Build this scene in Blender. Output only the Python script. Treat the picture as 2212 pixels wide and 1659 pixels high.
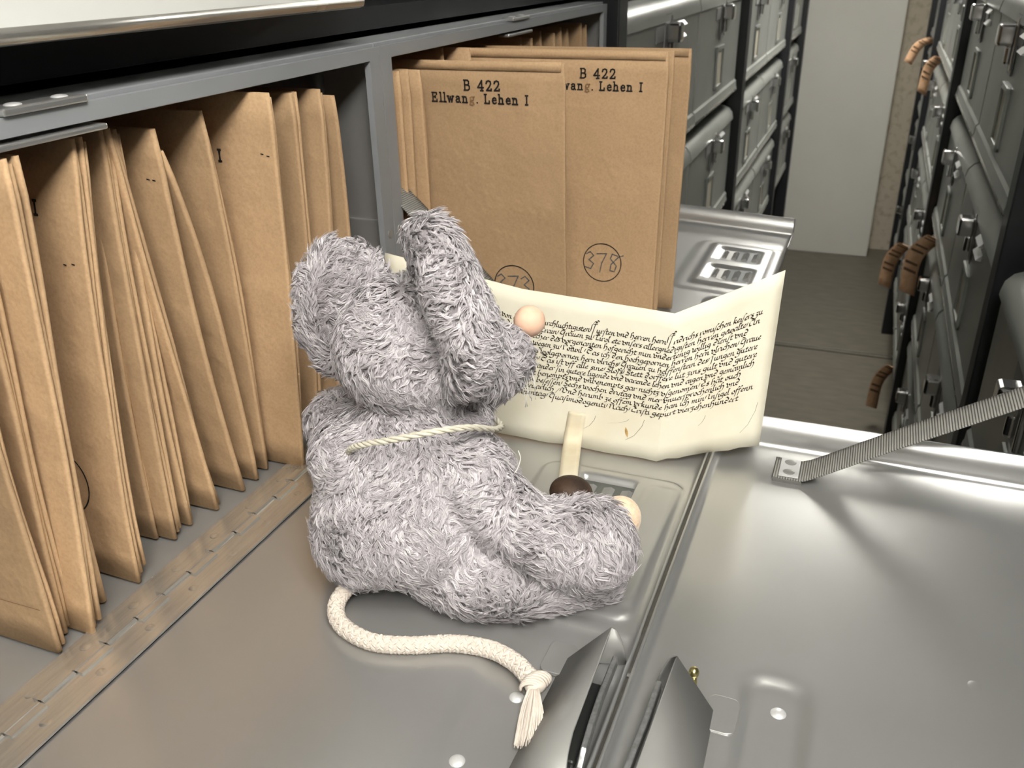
import bpy, bmesh, math, random
import numpy as np
from mathutils import Matrix, Vector
for o in list(bpy.data.objects): bpy.data.objects.remove(o, do_unlink=True)
SC = bpy.context.scene; COL = SC.collection
random.seed(7); RNG = np.random.default_rng(11)

# ------------------------------------------------------------------ camera, world, exposure
cam = bpy.data.cameras.new('camera'); cam_ob = bpy.data.objects.new('camera', cam); COL.objects.link(cam_ob)
cam.sensor_fit = 'HORIZONTAL'; cam.sensor_width = 36.0; cam.lens = 30.735
cam.clip_start = 0.02; cam.clip_end = 60
cam_ob.matrix_world = Matrix(((0.93004336, -0.14463044, 0.33778897, 0.49),
                              (0.36693196, 0.41434204, -0.83287551, 0.0),
                              (-0.01950102, 0.8985559, 0.4384256, 0.45), (0, 0, 0, 1)))
cam.dof.use_dof = True; cam.dof.focus_distance = 0.70; cam.dof.aperture_fstop = 15
SC.camera = cam_ob
w = bpy.data.worlds.new('world'); SC.world = w; w.use_nodes = True
w.node_tree.nodes['Background'].inputs[0].default_value = (0.9, 0.95, 1.0, 1)
w.node_tree.nodes['Background'].inputs[1].default_value = 0.025
SC.view_settings.view_transform = 'Standard'; SC.view_settings.look = 'None'
SC.view_settings.exposure = 0.36; SC.view_settings.gamma = 1.0; SC.view_settings.use_curve_mapping = False
LAMP = 24.0            # strength of the fluorescent diffusers

# ------------------------------------------------------------------ materials
def mat(name, col, rough=.5, metal=0., spec=.5, noise=None, bump=None, sheen=0., rvar=0., emit=None, scale_xyz=None, rand=0.):
    m = bpy.data.materials.new(name); m.use_nodes = True; nt = m.node_tree; N = nt.nodes; L = nt.links
    b = N['Principled BSDF']
    b.inputs['Base Color'].default_value = (*col, 1); b.inputs['Roughness'].default_value = rough
    b.inputs['Metallic'].default_value = metal; b.inputs['Specular IOR Level'].default_value = spec
    if sheen: b.inputs['Sheen Weight'].default_value = sheen; b.inputs['Sheen Roughness'].default_value = .4
    tc = N.new('ShaderNodeTexCoord'); vec = tc.outputs['Object']
    if scale_xyz:
        mp = N.new('ShaderNodeMapping'); mp.inputs['Scale'].default_value = scale_xyz; L.new(vec, mp.inputs[0]); vec = mp.outputs[0]
    cout = None
    if noise:                       # (scale, amount, second colour)
        sc, lo, hi, c2 = noise
        n = N.new('ShaderNodeTexNoise'); n.inputs['Scale'].default_value = sc; n.inputs['Detail'].default_value = 6; L.new(vec, n.inputs['Vector'])
        r = N.new('ShaderNodeMapRange'); r.inputs[1].default_value = lo; r.inputs[2].default_value = hi; L.new(n.outputs[0], r.inputs[0])
        mx = N.new('ShaderNodeMix'); mx.data_type = 'RGBA'; L.new(r.outputs[0], mx.inputs[0])
        mx.inputs[6].default_value = (*col, 1); mx.inputs[7].default_value = (*c2, 1); cout = mx.outputs[2]
    if rand:
        oi = N.new('ShaderNodeObjectInfo'); r = N.new('ShaderNodeMapRange'); r.inputs[3].default_value = 1 - rand; r.inputs[4].default_value = 1 + rand
        L.new(oi.outputs['Random'], r.inputs[0])
        vm = N.new('ShaderNodeVectorMath'); vm.operation = 'SCALE'; L.new(r.outputs[0], vm.inputs['Scale'])
        if cout: L.new(cout, vm.inputs[0])
        else: vm.inputs[0].default_value = col
        cout = vm.outputs[0]
    if cout: L.new(cout, b.inputs['Base Color'])
    if bump:                        # list of (scale, strength, distance)
        last = None
        for sc, st, di in bump:
            n = N.new('ShaderNodeTexNoise'); n.inputs['Scale'].default_value = sc; n.inputs['Detail'].default_value = 4; L.new(vec, n.inputs['Vector'])
            bp = N.new('ShaderNodeBump'); bp.inputs['Strength'].default_value = st; bp.inputs['Distance'].default_value = di; L.new(n.outputs[0], bp.inputs['Height'])
            if last: L.new(last.outputs[0], bp.inputs['Normal'])
            last = bp
        L.new(last.outputs[0], b.inputs['Normal'])
    if rvar:
        n = N.new('ShaderNodeTexNoise'); n.inputs['Scale'].default_value = 9; n.inputs['Detail'].default_value = 5; L.new(tc.outputs['Object'], n.inputs['Vector'])
        r = N.new('ShaderNodeMapRange'); r.inputs[3].default_value = max(0, rough - rvar); r.inputs[4].default_value = rough + rvar; L.new(n.outputs[0], r.inputs[0]); L.new(r.outputs[0], b.inputs['Roughness'])
    if emit:
        b.inputs['Emission Color'].default_value = (*emit[0], 1); b.inputs['Emission Strength'].default_value = emit[1]
    return m
M = {}
M['alu'] = mat('brushed_aluminium', (.50, .505, .50), .29, .76, noise=(3.5, .35, .7, (.46, .46, .45)), rvar=.03)
M['alu_shell'] = mat('aluminium_shell', (.40, .40, .39), .36, .6, noise=(8, .3, .7, (.35, .35, .34)), rvar=.06)
M['flange'] = mat('matt_aluminium_flange', (.33, .345, .36), .55, .35, noise=(8, .3, .7, (.29, .305, .32)))
M['hinge'] = mat('hinge_steel', (.66, .645, .60), .26, .82, noise=(60, .35, .7, (.56, .54, .50)), rvar=.06, scale_xyz=(6, .5, 1))
M['box'] = mat('grey_box_enamel', (.38, .395, .37), .34, .30, noise=(4, .3, .7, (.33, .345, .325)), rvar=.08, rand=.06)
M['latch'] = mat('latch_plate_steel', (.27, .27, .26), .5, .25, noise=(30, .6, .8, (.33, .33, .32)))
M['cavity'] = mat('shaded_latch_steel', (.03, .031, .03), .4, .5)  # near black, puts the shade inside the latch into the colour
M['pale'] = mat('lamplit_box_enamel', (.62, .63, .60), .45, .1)  # grey box enamel lightened: lamp reflection painted into the colour
M['steel'] = mat('galvanised_steel', (.42, .43, .43), .36, .9, noise=(260, .4, .7, (.62, .63, .64)), bump=[(240, .3, .001)])
M['chrome'] = mat('chrome', (.80, .80, .80), .14, 1.)
M['dark'] = mat('vent_shade_steel', (.16, .17, .17), .38, .7)  # dark tone painted in for the shade inside the vent openings
M['black'] = mat('black_rack_enamel', (.010, .011, .013), .42, 0)
M['rivet'] = mat('rivet_aluminium', (.72, .73, .73), .35, .5)
M['brass'] = mat('brass', (.55, .48, .22), .3, 1.)
M['kraft'] = mat('kraft_paper', (.445, .300, .172), .75, 0, .2, noise=(420, .40, .85, (.37, .242, .135)), bump=[(15, .5, .012), (700, .12, .0006)], rand=.12)
M['parch'] = mat('parchment', (.77, .735, .605), .62, 0, .3, noise=(16, .42, .8, (.70, .645, .49)), bump=[(18, .12, .004), (300, .06, .0006)])
M['parch_edge'] = mat('parchment_strip', (.70, .64, .49), .6, 0, .3, noise=(30, .4, .75, (.60, .52, .36)))
M['stain'] = mat('rust_stain', (.60, .42, .18), .7, 0, .2, noise=(120, .4, .65, (.36, .20, .06)))
M['ink'] = mat('iron_gall_ink', (.022, .015, .009), .6, 0, .2, noise=(90, .5, .8, (.05, .035, .02)))
M['stamp'] = mat('stamp_ink', (.012, .011, .012), .6, 0, .2, noise=(350, .5, .75, (.07, .045, .025)))
M['stamp_pale'] = mat('faded_stamp_ink', (.19, .115, .06), .6, 0, .2, noise=(300, .4, .7, (.32, .19, .095)))
M['pencil'] = mat('blue_pencil', (.075, .095, .12), .7, 0, .2, noise=(400, .42, .7, (.22, .17, .12)))
M['seal'] = mat('brown_wax', (.026, .015, .010), .62, 0, .35, noise=(60, .35, .7, (.060, .032, .018)), bump=[(70, .6, .004)])
M['peach'] = mat('peach_wood_ball', (.80, .545, .40), .55, 0, .3, noise=(140, .4, .7, (.74, .47, .33)), bump=[(200, .08, .001)])
M['felt'] = mat('cream_felt', (.76, .59, .42), .9, 0, .1, noise=(300, .4, .7, (.66, .50, .34)), bump=[(500, .5, .002)], sheen=.3)
M['rope'] = mat('cream_cotton', (.63, .57, .505), .8, 0, .2, noise=(250, .35, .7, (.57, .51, .445)), bump=[(900, .3, .0006)])
M['cord'] = mat('grey_cream_cord', (.60, .57, .48), .8, 0, .2, noise=(200, .4, .7, (.50, .47, .38)))
M['thread'] = mat('white_thread', (.82, .80, .76), .6)
M['wall'] = mat('painted_wall', (.66, .65, .60), .7, 0, .3, noise=(2, .3, .7, (.62, .61, .56)), bump=[(60, .1, .003)])
M['plaster'] = mat('rough_beige_plaster', (.50, .45, .36), .85, 0, .2, noise=(22, .5, .75, (.34, .29, .21)), bump=[(30, .4, .01)])
M['ceiling'] = mat('white_ceiling', (.80, .80, .78), .8)
M['floor'] = mat('mottled_linoleum', (.155, .140, .110), .42, 0, .45, noise=(9, .32, .68, (.115, .102, .078)), scale_xyz=(1, 3, 1))
M['rail'] = mat('floor_rail_steel', (.40, .40, .38), .35, .9)
M['label'] = mat('aged_label_card', (.50, .47, .37), .6, noise=(25, .45, .7, (.38, .34, .27)))
M['tag'] = mat('orange_tag_paper', (.74, .47, .28), .7, noise=(40, .45, .6, (.64, .38, .21)))
M['tag_print'] = mat('tag_print', (.16, .09, .05), .7)
M['lamp'] = mat('lamp_diffuser', (.9, .9, .9), .5, emit=((1.0, .965, .90), LAMP))
M['housing'] = mat('lamp_housing', (.75, .75, .75), .5)

def web_mat():
    m = mat('grey_webbing', (.17, .168, .158), .75, 0, .2); nt = m.node_tree; N = nt.nodes; L = nt.links; b = N['Principled BSDF']
    uv = N.new('ShaderNodeUVMap'); sep = N.new('ShaderNodeSeparateXYZ'); L.new(uv.outputs[0], sep.inputs[0])
    def wave(out, f):
        mul = N.new('ShaderNodeMath'); mul.operation = 'MULTIPLY'; mul.inputs[1].default_value = f; L.new(out, mul.inputs[0])
        s = N.new('ShaderNodeMath'); s.operation = 'SINE'; L.new(mul.outputs[0], s.inputs[0])
        a = N.new('ShaderNodeMath'); a.operation = 'ABSOLUTE'; L.new(s.outputs[0], a.inputs[0]); return a.outputs[0]
    a = wave(sep.outputs[0], math.pi / .0024); c = wave(sep.outputs[1], math.pi / .0016)
    mul = N.new('ShaderNodeMath'); mul.operation = 'MULTIPLY_ADD'; mul.inputs[1].default_value = .45; L.new(c, mul.inputs[0]); L.new(a, mul.inputs[2])
    bp = N.new('ShaderNodeBump'); bp.inputs['Strength'].default_value = .9; bp.inputs['Distance'].default_value = .0010; L.new(mul.outputs[0], bp.inputs['Height']); L.new(bp.outputs[0], b.inputs['Normal'])
    mx = N.new('ShaderNodeMix'); mx.data_type = 'RGBA'; L.new(a, mx.inputs[0]); mx.inputs[6].default_value = (.13, .128, .12, 1); mx.inputs[7].default_value = (.33, .325, .30, 1); L.new(mx.outputs[2], b.inputs['Base Color'])
    return m
M['web'] = web_mat()
def fur_mat():
    m = mat('lilac_grey_plush', (.54, .50, .52), .42, 0, .5, sheen=.2); nt = m.node_tree; N = nt.nodes; L = nt.links; b = N['Principled BSDF']
    at = N.new('ShaderNodeAttribute'); at.attribute_name = 'tuft'
    rp = N.new('ShaderNodeValToRGB'); L.new(at.outputs['Fac'], rp.inputs[0])
    rp.color_ramp.elements[0].color = (.36, .333, .352, 1); rp.color_ramp.elements[1].color = (.63, .597, .620, 1)
    L.new(rp.outputs[0], b.inputs['Base Color']); return m
M['fur'] = fur_mat()
M['fur_base'] = mat('plush_backing', (.27, .25, .26), .9, 0, .1)  # darker than the pile, paints shade into the gaps between tufts

# ------------------------------------------------------------------ mesh helpers
ORIG = {}                                     # world origin of every empty / object
def tag(o, label=None, cat=None, group=None, kind=None):
    if label: o['label'] = label
    if cat: o['category'] = cat
    if group: o['group'] = group
    if kind: o['kind'] = kind
    return o
def empty(name, loc, label=None, cat=None, group=None, kind=None):
    o = bpy.data.objects.new(name, None); COL.objects.link(o); o.location = loc; o.empty_display_size = .05
    ORIG[o] = Vector(loc); return tag(o, label, cat, group, kind)
class MB:
    def __init__(s): s.v = []; s.f = []; s.m = []; s.cur = 0; s.uv = None
    def add(s, vs, fs):
        b = len(s.v); s.v += [tuple(p) for p in vs]; s.f += [tuple(b + i for i in f) for f in fs]; s.m += [s.cur] * len(fs); return s
    def box(s, x0, x1, y0, y1, z0, z1):
        vs = [(x, y, z) for x in (x0, x1) for y in (y0, y1) for z in (z0, z1)]
        return s.add(vs, [(0, 1, 3, 2), (4, 6, 7, 5), (0, 4, 5, 1), (2, 3, 7, 6), (0, 2, 6, 4), (1, 5, 7, 3)])
    def prism(s, poly, axis, a, b):            # poly in the two other axes, extruded along axis
        n = len(poly); vs = []
        for t in (a, b):
            for (p, q) in poly: vs.append({'x': (t, p, q), 'y': (p, t, q), 'z': (p, q, t)}[axis])
        fs = [tuple(range(n))[::-1], tuple(range(n, 2 * n))] + [(i, (i + 1) % n, n + (i + 1) % n, n + i) for i in range(n)]
        return s.add(vs, fs)
    def sweep(s, prof, axis, a, b):            # open profile extruded along axis
        n = len(prof); vs = []
        for t in (a, b):
            for (p, q) in prof: vs.append({'x': (t, p, q), 'y': (p, t, q), 'z': (p, q, t)}[axis])
        return s.add(vs, [(i, i + 1, n + i + 1, n + i) for i in range(n - 1)])
    def grid(s, fn, nu, nv):
        vs = [fn(i / nu, j / nv) for i in range(nu + 1) for j in range(nv + 1)]
        return s.add(vs, [(i * (nv + 1) + j, (i + 1) * (nv + 1) + j, (i + 1) * (nv + 1) + j + 1, i * (nv + 1) + j + 1) for i in range(nu) for j in range(nv)])
    def tube(s, path, rad, n=8, cap=True):
        P = [Vector(p) for p in path]; k = len(P); R = rad if hasattr(rad, '__len__') else [rad] * k; vs = []
        t0 = (P[1] - P[0]).normalized(); u = t0.orthogonal().normalized()
        for i in range(k):
            t = (P[min(i + 1, k - 1)] - P[max(i - 1, 0)]).normalized(); u = (u - t * u.dot(t)).normalized(); v = t.cross(u)
            for j in range(n):
                a = 2 * math.pi * j / n; vs.append(P[i] + (u * math.cos(a) + v * math.sin(a)) * R[i])
        fs = [(i * n + j, i * n + (j + 1) % n, (i + 1) * n + (j + 1) % n, (i + 1) * n + j) for i in range(k - 1) for j in range(n)]
        if cap: fs += [tuple(range(n))[::-1], tuple(range((k - 1) * n, k * n))]
        return s.add(vs, fs)
    def dome(s, c, r, h, n=14, k=4, flat=None):  # low dome standing on z = c.z
        vs = []
        for i in range(k):
            a = math.pi / 2 * i / k
            for j in range(n): vs.append((c[0] + r * math.cos(a) * math.cos(2 * math.pi * j / n), c[1] + r * math.cos(a) * math.sin(2 * math.pi * j / n), c[2] + h * math.sin(a)))
        vs.append((c[0], c[1], c[2] + h)); fs = [(i * n + j, i * n + (j + 1) % n, (i + 1) * n + (j + 1) % n, (i + 1) * n + j) for i in range(k - 1) for j in range(n)]
        fs += [((k - 1) * n + j, (k - 1) * n + (j + 1) % n, k * n) for j in range(n)]
        return s.add(vs, fs)
    def ellipsoid(s, c, ax, nu=18, nv=10):
        A = [Vector(a) for a in ax]; c = Vector(c); vs = []
        for i in range(nv + 1):
            th = math.pi * i / nv
            for j in range(nu):
                ph = 2 * math.pi * j / nu
                vs.append(c + A[0] * math.sin(th) * math.cos(ph) + A[1] * math.sin(th) * math.sin(ph) + A[2] * math.cos(th))
        return s.add(vs, [(i * nu + j, (i + 1) * nu + j, (i + 1) * nu + (j + 1) % nu, i * nu + (j + 1) % nu) for i in range(nv) for j in range(nu)])
    def build(s, name, mats, parent=None, smooth=False, bevel=0, solid=0, origin=None, auto=None):
        og = ORIG[parent] if parent is not None else Vector(origin or (0, 0, 0))
        me = bpy.data.meshes.new(name); me.from_pydata([(p[0] - og.x, p[1] - og.y, p[2] - og.z) for p in s.v], [], s.f)
        for m in (mats if isinstance(mats, (list, tuple)) else [mats]): me.materials.append(m)
        if any(s.m): me.polygons.foreach_set('material_index', s.m)
        bm = bmesh.new(); bm.from_mesh(me); bmesh.ops.remove_doubles(bm, verts=bm.verts, dist=1e-6)
        bmesh.ops.recalc_face_normals(bm, faces=bm.faces); bm.to_mesh(me); bm.free()
        if smooth: me.polygons.foreach_set('use_smooth', [True] * len(me.polygons))
        if auto: me.set_sharp_from_angle(angle=math.radians(auto))
        return link(name, me, parent, og, bevel, solid)
def link(name, me, parent, og, bevel=0, solid=0):
    o = bpy.data.objects.new(name, me); COL.objects.link(o)
    if parent is not None: o.parent = parent
    else: o.location = og
    ORIG[o] = Vector(og)
    if solid: md = o.modifiers.new('s', 'SOLIDIFY'); md.thickness = solid; md.offset = 0
    if bevel: md = o.modifiers.new('b', 'BEVEL'); md.width = bevel; md.segments = 2; md.limit_method = 'ANGLE'
    return o
def copy_tree(o, parent=None):
    c = o.copy(); COL.objects.link(c); c.parent = parent
    for ch in list(o.children): copy_tree(ch, c)
    return c
def sm(a, b, x):
    t = min(1, max(0, (x - a) / (b - a))); return t * t * (3 - 2 * t)
def rrect(x, y, x0, x1, y0, y1, r):           # signed distance to a rounded rectangle
    qx = abs(x - (x0 + x1) / 2) - (x1 - x0) / 2 + r; qy = abs(y - (y0 + y1) / 2) - (y1 - y0) / 2 + r
    return math.hypot(max(qx, 0), max(qy, 0)) + min(max(qx, qy), 0) - r

# ------------------------------------------------------------------ setting
FZ = -1.55; CZ = 1.40
m = MB(); m.box(-2.5, 3.3, -2.5, 7.6, FZ - .05, FZ); tag(m.build('floor', M['floor']), kind='structure')
m = MB(); m.box(-2.5, 3.3, -2.5, 7.6, CZ, CZ + .05); tag(m.build('ceiling', M['ceiling']), kind='structure')
m = MB(); m.box(-2.5, 3.3, 6.82, 6.95, FZ, CZ); tag(m.build('wall_back', M['plaster']), kind='structure')
m = MB(); m.box(-2.5, .605, 6.60, 6.82, FZ, CZ); tag(m.build('wall_pillar', M['wall'], bevel=.006), kind='structure')
m = MB(); m.box(-2.5, 3.3, -2.6, -2.5, FZ, CZ); tag(m.build('wall_front', M['wall']), kind='structure')
for i, x in enumerate((-2.5, 3.3)):
    m = MB(); m.box(x - .05, x + .05, -2.5, 6.95, FZ, CZ); tag(m.build('wall_left' if i == 0 else 'wall_right', M['wall']), kind='structure')
m = MB(); m.box(-2.0, 3.0, 4.80, 4.808, FZ, FZ + .003); tag(m.build('trim_1', M['rail']), kind='structure')
m = MB(); m.box(-2.0, 3.0, 4.76, 4.766, FZ, FZ + .0025); tag(m.build('trim_2', M['black']), kind='structure')
m = MB(); m.box(-2.0, 3.0, 2.00, 2.014, FZ, FZ + .003); tag(m.build('trim_3', M['rail']), kind='structure')
for i, (x, y) in enumerate([(.80, -.42), (.50, 4.3)]):
    t = empty('ceiling_lamp', (x, y, CZ - .175), ('white fluorescent ceiling lamp over the near end of the aisle', 'white fluorescent ceiling lamp farther along, towards the back wall')[i], 'lamp', 'ceiling lamps')
    m = MB(); m.box(x - .20, x + .20, y - .68, y + .68, CZ - .155, CZ - .125)
    for dy in (-.5, .5): m.box(x - .006, x + .006, y + dy - .006, y + dy + .006, CZ - .125, CZ)
    m.build('housing', M['housing'], t)
    m = MB(); m.box(x - .18, x + .18, y - .66, y + .66, CZ - .175, CZ - .156); m.build('diffuser', M['lamp'], t)
    m = MB(); m.box(x - .18, x + .18, y - .66, y + .66, CZ - .124, CZ - .118); m.build('added_uplight', M['lamp'], t)  # glowing top panel added to brighten the ceiling and its bounce

# ------------------------------------------------------------------ racks
RX = .782                                     # mirror sum: the right rack is the left one turned round
def rack(side):
    L = side == 'left'
    fx = (lambda x: x) if L else (lambda x: RX - .02 - x)
    t = empty('shelving_rack', (fx(-.2), 3, FZ), 'black steel shelving rack on the %s side of the aisle' % side, 'rack')
    for y0, y1 in ((-.07, -.01), (1.745, 1.81), (3.425, 3.50), (5.125, 5.195), (6.05, 6.13)):
        for xa, xb in ((-.03, .018 if y0 < 2 else .036), (-.45, -.40)):
            m = MB(); a, b = sorted((fx(xa), fx(xb))); m.box(a, b, y0, y1, FZ, .86); m.build('post', M['black'], t, bevel=.003)
        m = MB(); a, b = sorted((fx(-.40), fx(-.03))); m.box(a, b, y0 + .02, y1 - .02, FZ, .86); m.build('side_panel', M['black'], t)
    for k in range(-3, 2):
        for y0, y1 in ((-.01, 1.745), (1.81, 3.425), (3.50, 5.125), (5.195, 6.05)):
            m = MB(); a, b = sorted((fx(-.45), fx(-.05))); z = .41 * k; m.box(a, b, y0, y1, z - .030, z - .006); m.build('shelf', M['black'], t)
    m = MB(); a, b = sorted((fx(-.45), fx(-.42))); m.box(a, b, -.01, 6.05, FZ, .86); m.build('back_panel', M['black'], t)
rack('left'); rack('right')

# ------------------------------------------------------------------ closed boxes
BW, BH = .785, .358
def closed_box():
    t = empty('archive_box', (0, 0, 0))
    m = MB()                                   # shell: five walls
    m.box(-.385, -.02, 0, .003, 0, BH - .01); m.box(-.385, -.02, BW - .003, BW, 0, BH - .01); m.box(-.385, -.02, 0, BW, 0, .003)
    m.box(-.385, -.02, 0, BW, BH - .013, BH - .01); m.box(-.385, -.382, 0, BW, 0, BH - .01); m.build('shell', M['box'], t)
    prof = [(-.045, BH), (-.02, BH - .002), (.000, BH - .010), (.012, BH - .024), (.016, BH - .042), (.0165, BH - .050), (.012, BH - .054), (.010, BH - .060), (.010, .040), (.016, .034), (.017, .016), (.019, .010), (.019, .002), (-.02, .002)]
    m = MB(); m.sweep(prof, 'y', .002, BW - .002)
    for y in (.002, BW - .002): m.add([(p, y, q) for p, q in prof] + [(-.045, y, 0)], [tuple(range(len(prof) + 1))])
    d = m.build('door', M['box'], t, smooth=True, auto=40)
    m = MB(); m.box(.010, .013, BW / 2 - .115, BW / 2 + .115, .265, .30); m.build('latch_recess', M['latch'], d, bevel=.001)
    yc = BW / 2
    m = MB(); m.box(.011, .0145, yc - .035, yc + .030, .205, .325); lp = m.build('latch_plate', M['latch'], t, bevel=.001)
    m = MB(); m.box(.0145, .050, yc - .028, yc + .012, .262, .306); m.box(.0145, .030, yc - .010, yc + .006, .225, .264); m.build('latch_knob', M['chrome'], lp, bevel=.006)
    m = MB(); m.box(.0145, .0185, yc + .018, yc + .026, .215, .320); m.build('latch_lever', M['chrome'], lp, bevel=.0015)
    m = MB(); y0, y1, z0, z1 = yc - .065, yc + .065, .055, .185
    for a, b, c, e in ((y0, y0 + .016, z0, z1), (y1 - .016, y1, z0, z1), (y0, y1, z1 - .012, z1), (y0, y1, z0, z0 + .012)): m.box(.010, .0165, a, b, c, e)
    h = m.build('label_holder', M['box'], t, bevel=.0015)
    m = MB(); m.box(.0101, .0112, y0 + .012, y1 - .012, z0 + .008, z1 - .008); m.build('label_card', M['label'], h)
    for z in (.262, .290):
        m = MB(); m.add([(.010, yc + .11, z + .012), (.010, yc + .19, z + .012), (.022, yc + .19, z), (.022, yc + .11, z), (.010, yc + .11, z - .002), (.010, yc + .19, z - .002)], [(0, 1, 2, 3), (3, 2, 5, 4), (0, 3, 4), (1, 5, 2)])
        m.build('vent_louvre', M['rivet'], t)
    m = MB(); m.tube([(.015, .004, .005), (.015, BW - .004, .005)], .006, 8); m.build('hinge', M['hinge'], t, smooth=True)
    return t
PROTO = closed_box()
ROW = {1: 'top', 0: 'upper', -1: 'second', -2: 'third', -3: 'lowest'}
first = [True]
def put_box(side, y, k, lab, pale=None):
    o = PROTO if first[0] else copy_tree(PROTO); first[0] = False
    if side == 'left': o.location = (0, y, .41 * k)
    else: o.location = (RX - .02, y + BW, .41 * k); o.rotation_euler = (0, 0, math.pi)
    tag(o, lab, 'box', 'closed archive boxes on the racks')
    if pale:  # same grey box, door recoloured lighter to carry the lamp glare
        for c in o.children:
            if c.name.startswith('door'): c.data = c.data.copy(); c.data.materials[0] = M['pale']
BAYS = [(1.815, 'nearer', 'between the first two posts'), (2.612, 'farther', 'between the first two posts'), (3.505, 'nearer', 'between second and third posts'), (4.302, 'farther', 'between second and third posts'), (5.215, 'only', 'just before the last post')]
for side in ('left', 'right'):
    for k in (0, -1, -2, -3):
        for y, nf, wh in BAYS:
            if side == 'left' and (k == -3 or (k == -2 and y < 3)): continue
            put_box(side, y, k, '%s closed grey box %s, %s row of %s rack' % (nf, wh, ROW[k], side))
put_box('left', .02, 1, 'closed grey box with painted-in lamplight whose bottom edge overhangs the opened files, top left corner', 'pale')
put_box('right', .885, -1, 'closed grey box before the nearest right post, under the grey strap')

# ------------------------------------------------------------------ opened boxes
ID = lambda p: p
def shell_open(t, y0, y1, T, keeper_y):
    z1 = .357
    m = MB()
    def bx(*a):
        p = T((a[0], a[2], a[4])); q = T((a[1], a[3], a[5])); m.box(*sum(([min(p[i], q[i]), max(p[i], q[i])] for i in range(3)), []))
    bx(-.385, 0, y0, y0 + .003, 0, z1); bx(-.385, 0, y1 - .003, y1, 0, z1); bx(-.385, -.382, y0, y1, 0, z1)
    bx(-.385, 0, y0, y1, z1 + .008, z1 + .011); bx(-.385, .012, y0, y1, -.004, -.001)
    m.build('shell', M['alu_shell'], t)
    m = MB()                                   # rolled front flange round the mouth
    bx(-.004, .003, y0 - .0, y0 + .022, -.002, z1); bx(-.004, .003, y1 - .022, y1, -.002, z1); bx(-.004, .003, y0, y1, z1, z1 + .012)
    f = m.build('front_flange', M['flange'], t)
    m = MB(); bx(-.028, -.004, y0 + .01, y1 - .01, z1 - .002, z1 + .003); m.build('flange_lip', M['flange'], f, bevel=.001)
    m = MB(); bx(-.055, -.005, y0, y1, z1 + .010, z1 + .016); m.build('top_bead', M['flange'], f, bevel=.001)
    k = MB()
    for a in ((-.012, .006, keeper_y - .033, keeper_y + .033, z1 + .0125, z1 + .0175), (-.012, .0055, keeper_y - .050, keeper_y + .045, z1 - .007, z1 - .003)):
        p = T((a[0], a[2], a[4])); q = T((a[1], a[3], a[5])); k.box(*sum(([min(p[i], q[i]), max(p[i], q[i])] for i in range(3)), []))
    kp = k.build('latch_keeper', M['alu'], t, bevel=.0012)
    for dy in (-.018, .018):
        k = MB(); k.dome(T((-.003, keeper_y + dy, z1 + .0175)), .0055, .0015); k.build('rivet', M['rivet'], kp, smooth=True)
    for yr in (y0 + .011, y1 - .011):          # rivets on the flange
        r = MB(); p = T((.003, yr, .172)); s = -1 if T is not ID else 1
        r.tube([p, (p[0] + s * .0012, p[1], p[2])], .0045, 14); r.build('rivet', M['alu_shell'], f, smooth=False)
    for yy, sg in ((y1 - .003, -1), (y0 + .003, 1)):   # pressed rib and corner plate on the side walls
        r = MB(); p = T((-.075, yy + sg * .001, .34)); q = T((-.075, yy + sg * .001, .235)); r.tube([p, q], .008, 10); r.build('wall_rib', M['alu_shell'], t, smooth=True)
        r = MB(); a = T((-.055, yy + sg * .003, .0)); b = T((-.004, yy, .185)); r.box(min(a[0], b[0]), max(a[0], b[0]), min(a[1], b[1]), max(a[1], b[1]), .0, .185); r.build('corner_plate', M['alu_shell'], t, bevel=.0015)

def door_open(t, y0, y1, T, zfun, far_h=.034, lip_h=.010, x0=.054, x1=.3882, tilt=0., dens=.0042):
    r = .009
    def axis(a, b, fine_a, fine_b):
        L = list(np.linspace(a, b, int((b - a) / dens) + 1))
        if fine_a: L = list(a + r * np.array([0, .04, .12, .25, .42, .62, .82])) + [v for v in L if v > a + r]
        if fine_b: L = [v for v in L if v < b - r] + list(b - r * np.array([.82, .62, .42, .25, .12, .04, 0]))
        return L
    X = axis(x0, x1, False, True); Y = axis(y0, y1, True, True)
    def z(x, y):
        h = zfun(x, y) + tilt * (x - .025)
        d = min(y - y0, y1 - y); e = 0
        if d < r: e = r - math.sqrt(max(0, r * r - (r - d) ** 2))
        d = x1 - x
        if d < r: e = max(e, r - math.sqrt(max(0, r * r - (r - d) ** 2)))
        return h + e
    m = MB(); nx, ny = len(X), len(Y)
    vs = [(x, y, z(x, y)) for x in X for y in Y]; fs = [(i * ny + j, (i + 1) * ny + j, (i + 1) * ny + j + 1, i * ny + j + 1) for i in range(nx - 1) for j in range(ny - 1)]
    b = len(vs)                                # upstanding flanges
    for i in range(nx): vs.append((X[i], Y[0], far_h + tilt * (X[i] - .025)))
    for i in range(nx): vs.append((X[i], Y[-1], far_h + tilt * (X[i] - .025)))
    fs += [(i * ny, b + i, b + i + 1, (i + 1) * ny) for i in range(nx - 1)] + [(i * ny + ny - 1, (i + 1) * ny + ny - 1, b + nx + i + 1, b + nx + i) for i in range(nx - 1)]
    b2 = len(vs)
    def hl(y): return (far_h if min(y - y0, y1 - y) < .0005 else lip_h) + tilt * (x1 - .025)
    for j in range(ny): vs.append((x1, Y[j], hl(Y[j])))
    fs += [((nx - 1) * ny + j, b2 + j, b2 + j + 1, (nx - 1) * ny + j + 1) for j in range(ny - 1)]
    m.add([T(v) for v in vs], fs)
    return m.build('door', M['alu'], t, smooth=True, solid=.0022, auto=50)

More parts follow.
